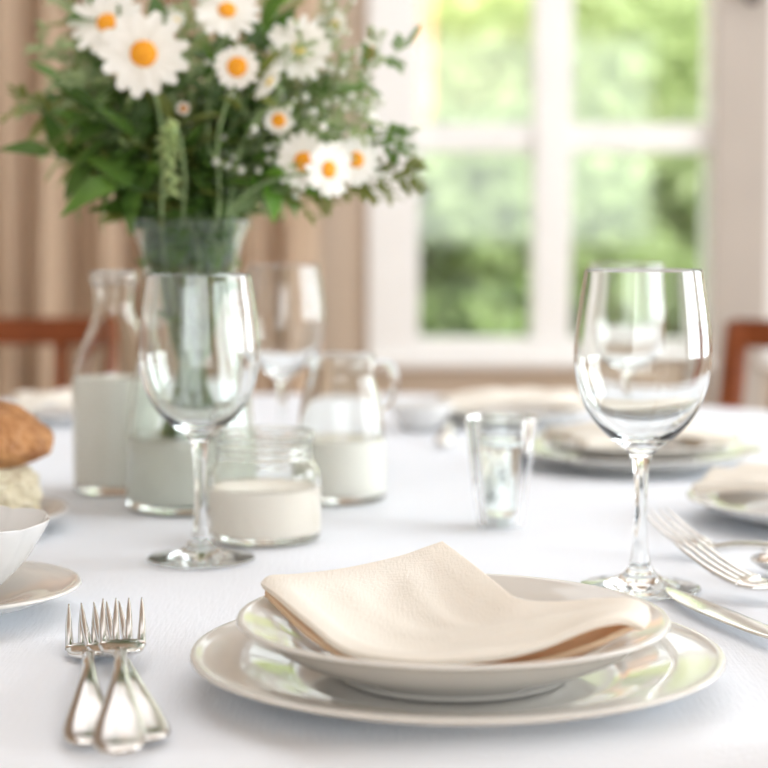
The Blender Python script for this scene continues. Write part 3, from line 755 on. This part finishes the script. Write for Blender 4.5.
def feathery(name, label, cat, target, m, rnd, twigs=14, TL=.035, LL=.006, start=.6, buds=None, sm=STEM_P):
    target = (target[0], target[1], TZ+target[2]); root = plant(name, label, cat); P = stem_pts(target, rnd, .4); Q = local(root, P)
    b = bmesh.new(); tube(b, Q, [.0012*(1.15-.7*i/len(Q)) for i in range(len(Q))], 6)
    lb = bmesh.new(); bb = []; N_ = len(Q)-1
    for k in range(twigs):
        t = start+(1-start)*(k+.6)/twigs; t = min(t, .995); i = min(N_-1, int(t*N_)); p = Q[i].lerp(Q[i+1], t*N_-i)
        tg = (Q[i+1]-Q[i]).normalized(); a = k*2.4
        s = tg.cross(Vector((math.cos(a), math.sin(a), .1))).normalized(); d = (tg*.9+s).normalized()
        ll = TL*(1.1-.7*(k/twigs))*rnd.uniform(.8, 1.2)
        e = p+d*ll+Vector((0, 0, -.15*ll)); mid = p+d*ll*.5+Vector((0, 0, .05*ll))
        tube(b, [p, mid, e], [.0006, .0005, .0003], 5)
        for q in range(11):
            u = (q+1)/11; c = p.lerp(mid, u*2) if u < .5 else mid.lerp(e, u*2-1)
            sd = d.cross(Vector((0, -.6, 1))).normalized()*(1 if q % 2 else -1)
            leaf(lb, c, (d*.8+sd+Vector((0, 0, rnd.uniform(-.3, .3)))).normalized(), Vector((0, -.7, 1)), LL*rnd.uniform(.8, 1.3), LL*.38, .1, 3)
        if buds:
            bb.append((rnd.uniform(.0018, .0034), e))
    obj('stem', b, sm, root); obj('leaves', lb, m, root)
    for r_, e in bb:
        q = bmesh.new(); bmesh.ops.create_icosphere(q, subdivisions=2, radius=r_, matrix=Matrix.Translation(e)); obj('bud', q, buds, root)
    return root
R = random.Random(11)
# named foliage that can be told apart
leafy('leafy_stem', 'dark broad-leaved stem reaching left to the edge of the photo', 'foliage', (-.262, 1.39, .283), LEAF_D, 3, .042, .020, R, .75)
leafy('leafy_stem', 'green broad-leaved stem hanging low over the left vase rim', 'foliage', (-.206, 1.36, .258), LEAF_M, 4, .038, .028, R, .78, droop=.9)
leafy('leafy_stem', 'bright green leaves drooping below the three clustered daisies', 'foliage', (-.083, 1.39, .262), LEAF_B, 4, .036, .024, R, .8, droop=.7)
leafy('leafy_stem', 'bright leaves rising at the top beside the topmost daisy', 'foliage', (-.088, 1.47, .408), LEAF_B, 6, .036, .020, R, .7)
feathery('feathery_sprig', 'grey green feathery sprig at the upper left corner', 'foliage', (-.275, 1.42, .375), LEAF_P, R, 16, .034, .008, .62)
feathery('feathery_sprig', 'olive feathery sprig reaching toward the left edge', 'foliage', (-.290, 1.40, .325), LEAF_O, R, 16, .034, .009, .6)
feathery('feathery_sprig', 'dark fine sprig sticking out farthest right above the window frame', 'foliage', (.022, 1.40, .372), LEAF_M, R, 10, .026, .010, .72)
feathery('feathery_sprig', 'green feathery sprig right of the three clustered daisies', 'foliage', (.014, 1.40, .296), LEAF_M, R, 22, .028, .012, .66)
feathery('feathery_sprig', 'lowest feathery sprig on the right, dipping before the window frame', 'foliage', (.026, 1.40, .268), LEAF_O, R, 22, .024, .011, .7)
feathery('flowering_sprig', 'pale sprig of tiny buds at the top right of the bouquet', 'foliage', (-.038, 1.41, .345), LEAF_P, R, 18, .034, .007, .55, PETAL)
feathery('flowering_sprig', 'sprig of tiny white buds behind the cream daisy bud', 'foliage', (-.030, 1.45, .402), LEAF_P, R, 18, .034, .007, .55, PETAL)
feathery('flowering_sprig', 'sprig of tiny buds spreading behind the brown-centred daisy', 'foliage', (-.012, 1.44, .335), LEAF_P, R, 16, .03, .007, .6, PETAL)
feathery('flowering_sprig', 'tiny budded sprig above the largest daisy', 'foliage', (-.160, 1.43, .415), LEAF_P, R, 14, .03, .007, .6, PETAL)
# pale catkin spike in front
root = plant('green_flower_spike', 'pale green grain-like spike drooping in front of the bouquet', 'foliage')
P = crom([(VC.x+.005, VC.y-.01, TZ+.02), (VC.x-.003, VC.y-.02, TZ+.205), (VC.x+.001, VC.y-.038, TZ+.26), (VC.x-.001, VC.y-.058, TZ+.298), (VC.x-.008, VC.y-.068, TZ+.290), (VC.x-.004, VC.y-.072, TZ+.250)], 6)
Q = local(root, P); b = bmesh.new(); tube(b, Q, .0011, 6); obj('stem', b, STEM_P, root); b = bmesh.new()
for k in range(46):
    t = .62+.38*k/46; i = min(len(Q)-2, int(t*(len(Q)-1))); p = Q[i].lerp(Q[i+1], t*(len(Q)-1)-i); tg = (Q[i+1]-Q[i]).normalized()
    a = k*2.4; s = tg.cross(Vector((math.cos(a), math.sin(a), .3))).normalized()
    leaf(b, p, (tg+s*.9).normalized(), s, .013*(1.1-.5*abs(t-.8)*4), .0055, -.3, 4)
obj('spikelets', b, SPIKE, root)
# crowded middle
mats = [LEAF_D, LEAF_D, LEAF_M, LEAF_M, LEAF_O]
for k in range(84):
    u = R.uniform(-1, 1); x = VC.x + u*.112; zmax = .425-.07*u*u
    z = R.uniform(.262, zmax) if k % 3 else R.uniform(.255, .32); y = VC.y + R.uniform(-.035, .09)
    if x > -.085 and (k % 2 or z > .35): x -= .12
    if x > -.075: z = max(z, .29)
    mm = mats[k % 5]
    r_ = leafy('leafy_stem', 'slender green leafy stem in the crowded middle of the bouquet', 'foliage', (x, y, z), mm, R.randint(8, 12), R.uniform(.028, .044), R.uniform(.010, .019), R, R.uniform(.5, .6))
    r_['group'] = 'leafy stems in the crowded middle of the bouquet'
for k in range(34):
    u = R.uniform(-1, 1); x = VC.x + u*.140
    r_ = feathery('feathery_sprig', 'fine feathery sprig among the leaves behind the daisies', 'foliage', (x, VC.y + R.uniform(-.02, .08), R.uniform(.31, .43)-.03*u*u), [LEAF_P, LEAF_M, LEAF_O][k % 3], R, 14, .032, .008, .55)
    r_['group'] = 'feathery sprigs among the leaves'

for k in range(16):
    right = k % 3 != 0
    tx, tz = (R.uniform(-.075, -.005), R.uniform(.31, .40)) if right else (R.uniform(-.285, -.24), R.uniform(.32, .415))
    r_ = feathery('flowering_sprig', 'pale airy sprig with tiny buds at the right of the bouquet' if right else 'pale airy sprig at the upper left of the bouquet', 'foliage', (tx, VC.y + R.uniform(-.03, .05), tz), LEAF_P, R, 15, .034, .010, .62, PETAL if right else None)
    r_['group'] = 'pale sprigs on the right' if right else 'pale sprigs on the upper left'
for k in range(7):
    a = k*.9; r_ = leafy('leafy_stem', 'short leafy stem reaching only the neck, its leaves inside the vase', 'foliage', (VC.x + .022*math.cos(a), VC.y + .022*math.sin(a), .215), LEAF_M, 14, .028, .017, R, .15, droop=.1)
    r_['group'] = 'short stems inside the vase'

# ------------------------------------------------------------------ light
def area(name, loc, rot, sx, sy, power, color):
    l = bpy.data.lights.new(name, 'AREA'); l.shape = 'RECTANGLE'; l.size = sx; l.size_y = sy; l.energy = power; l.color = color
    o = bpy.data.objects.new(name, l); C.objects.link(o); o.location = loc; o.rotation_euler = rot; return o
area('side_window_daylight', (X1-.03, .95, 1.5), (0, PI/2, 0), 1.5, 1.4, 50, (.90, .955, 1))
area('side_window_daylight', (X1-.03, 2.85, 1.5), (0, PI/2, 0), 1.5, 1.4, 46, (.90, .955, 1))
area('added_rear_fill', (.1, Y0+.03, 1.6), (PI/2, 0, 0), 3.4, 1.4, 40, (.93, .965, 1))  # added fill from behind the camera, brightens the camera-facing sides
area('added_ceiling_fill', (.4, 1.45, H-.02), (0, 0, 0), 2.6, 1.2, 24, (.86, .935, 1))  # added fill lamp above the table; the ceiling has no opening
area('added_ceiling_fill', (.4, 3.45, H-.02), (0, 0, 0), 3.0, 1.2, 16, (.90, .95, 1))  # second added fill lamp, under the closed ceiling near the back wall
sun = bpy.data.lights.new('sun', 'SUN'); sun.energy = 9.5; sun.angle = math.radians(2); sun.color = (1, .95, .84)
so = bpy.data.objects.new('sun', sun); C.objects.link(so); so.rotation_euler = (math.radians(38), 0, math.radians(25))
w = bpy.data.worlds.new('World'); bpy.context.scene.world = w; w.use_nodes = True
bg = w.node_tree.nodes['Background']; bg.inputs[0].default_value = (.95, .985, 1, 1); bg.inputs[1].default_value = 2.8

# ------------------------------------------------------------------ camera
cam = bpy.data.cameras.new('camera'); co = bpy.data.objects.new('camera', cam); C.objects.link(co)
cam.sensor_width = 36; cam.lens = 1750/768*36
co.location = (0, 0, TZ+.22); co.rotation_euler = (PI/2 - math.atan(149/1750), 0, 0)
cam.clip_start = .02; cam.clip_end = 200
cam.dof.use_dof = True; cam.dof.focus_distance = .945; cam.dof.aperture_fstop = 5.6
S = bpy.context.scene; S.camera = co
S.view_settings.view_transform = 'Standard'; S.view_settings.look = 'None'; S.view_settings.gamma = 1
S.view_settings.use_curve_mapping = False; S.view_settings.exposure = 0.0
cy = S.cycles
cy.max_bounces = 20; cy.transmission_bounces = 20; cy.glossy_bounces = 8; cy.diffuse_bounces = 8; cy.transparent_max_bounces = 16
cy.use_denoising = True; cy.caustics_reflective = True; cy.caustics_refractive = True; cy.sample_clamp_indirect = 14; cy.blur_glossy = .5
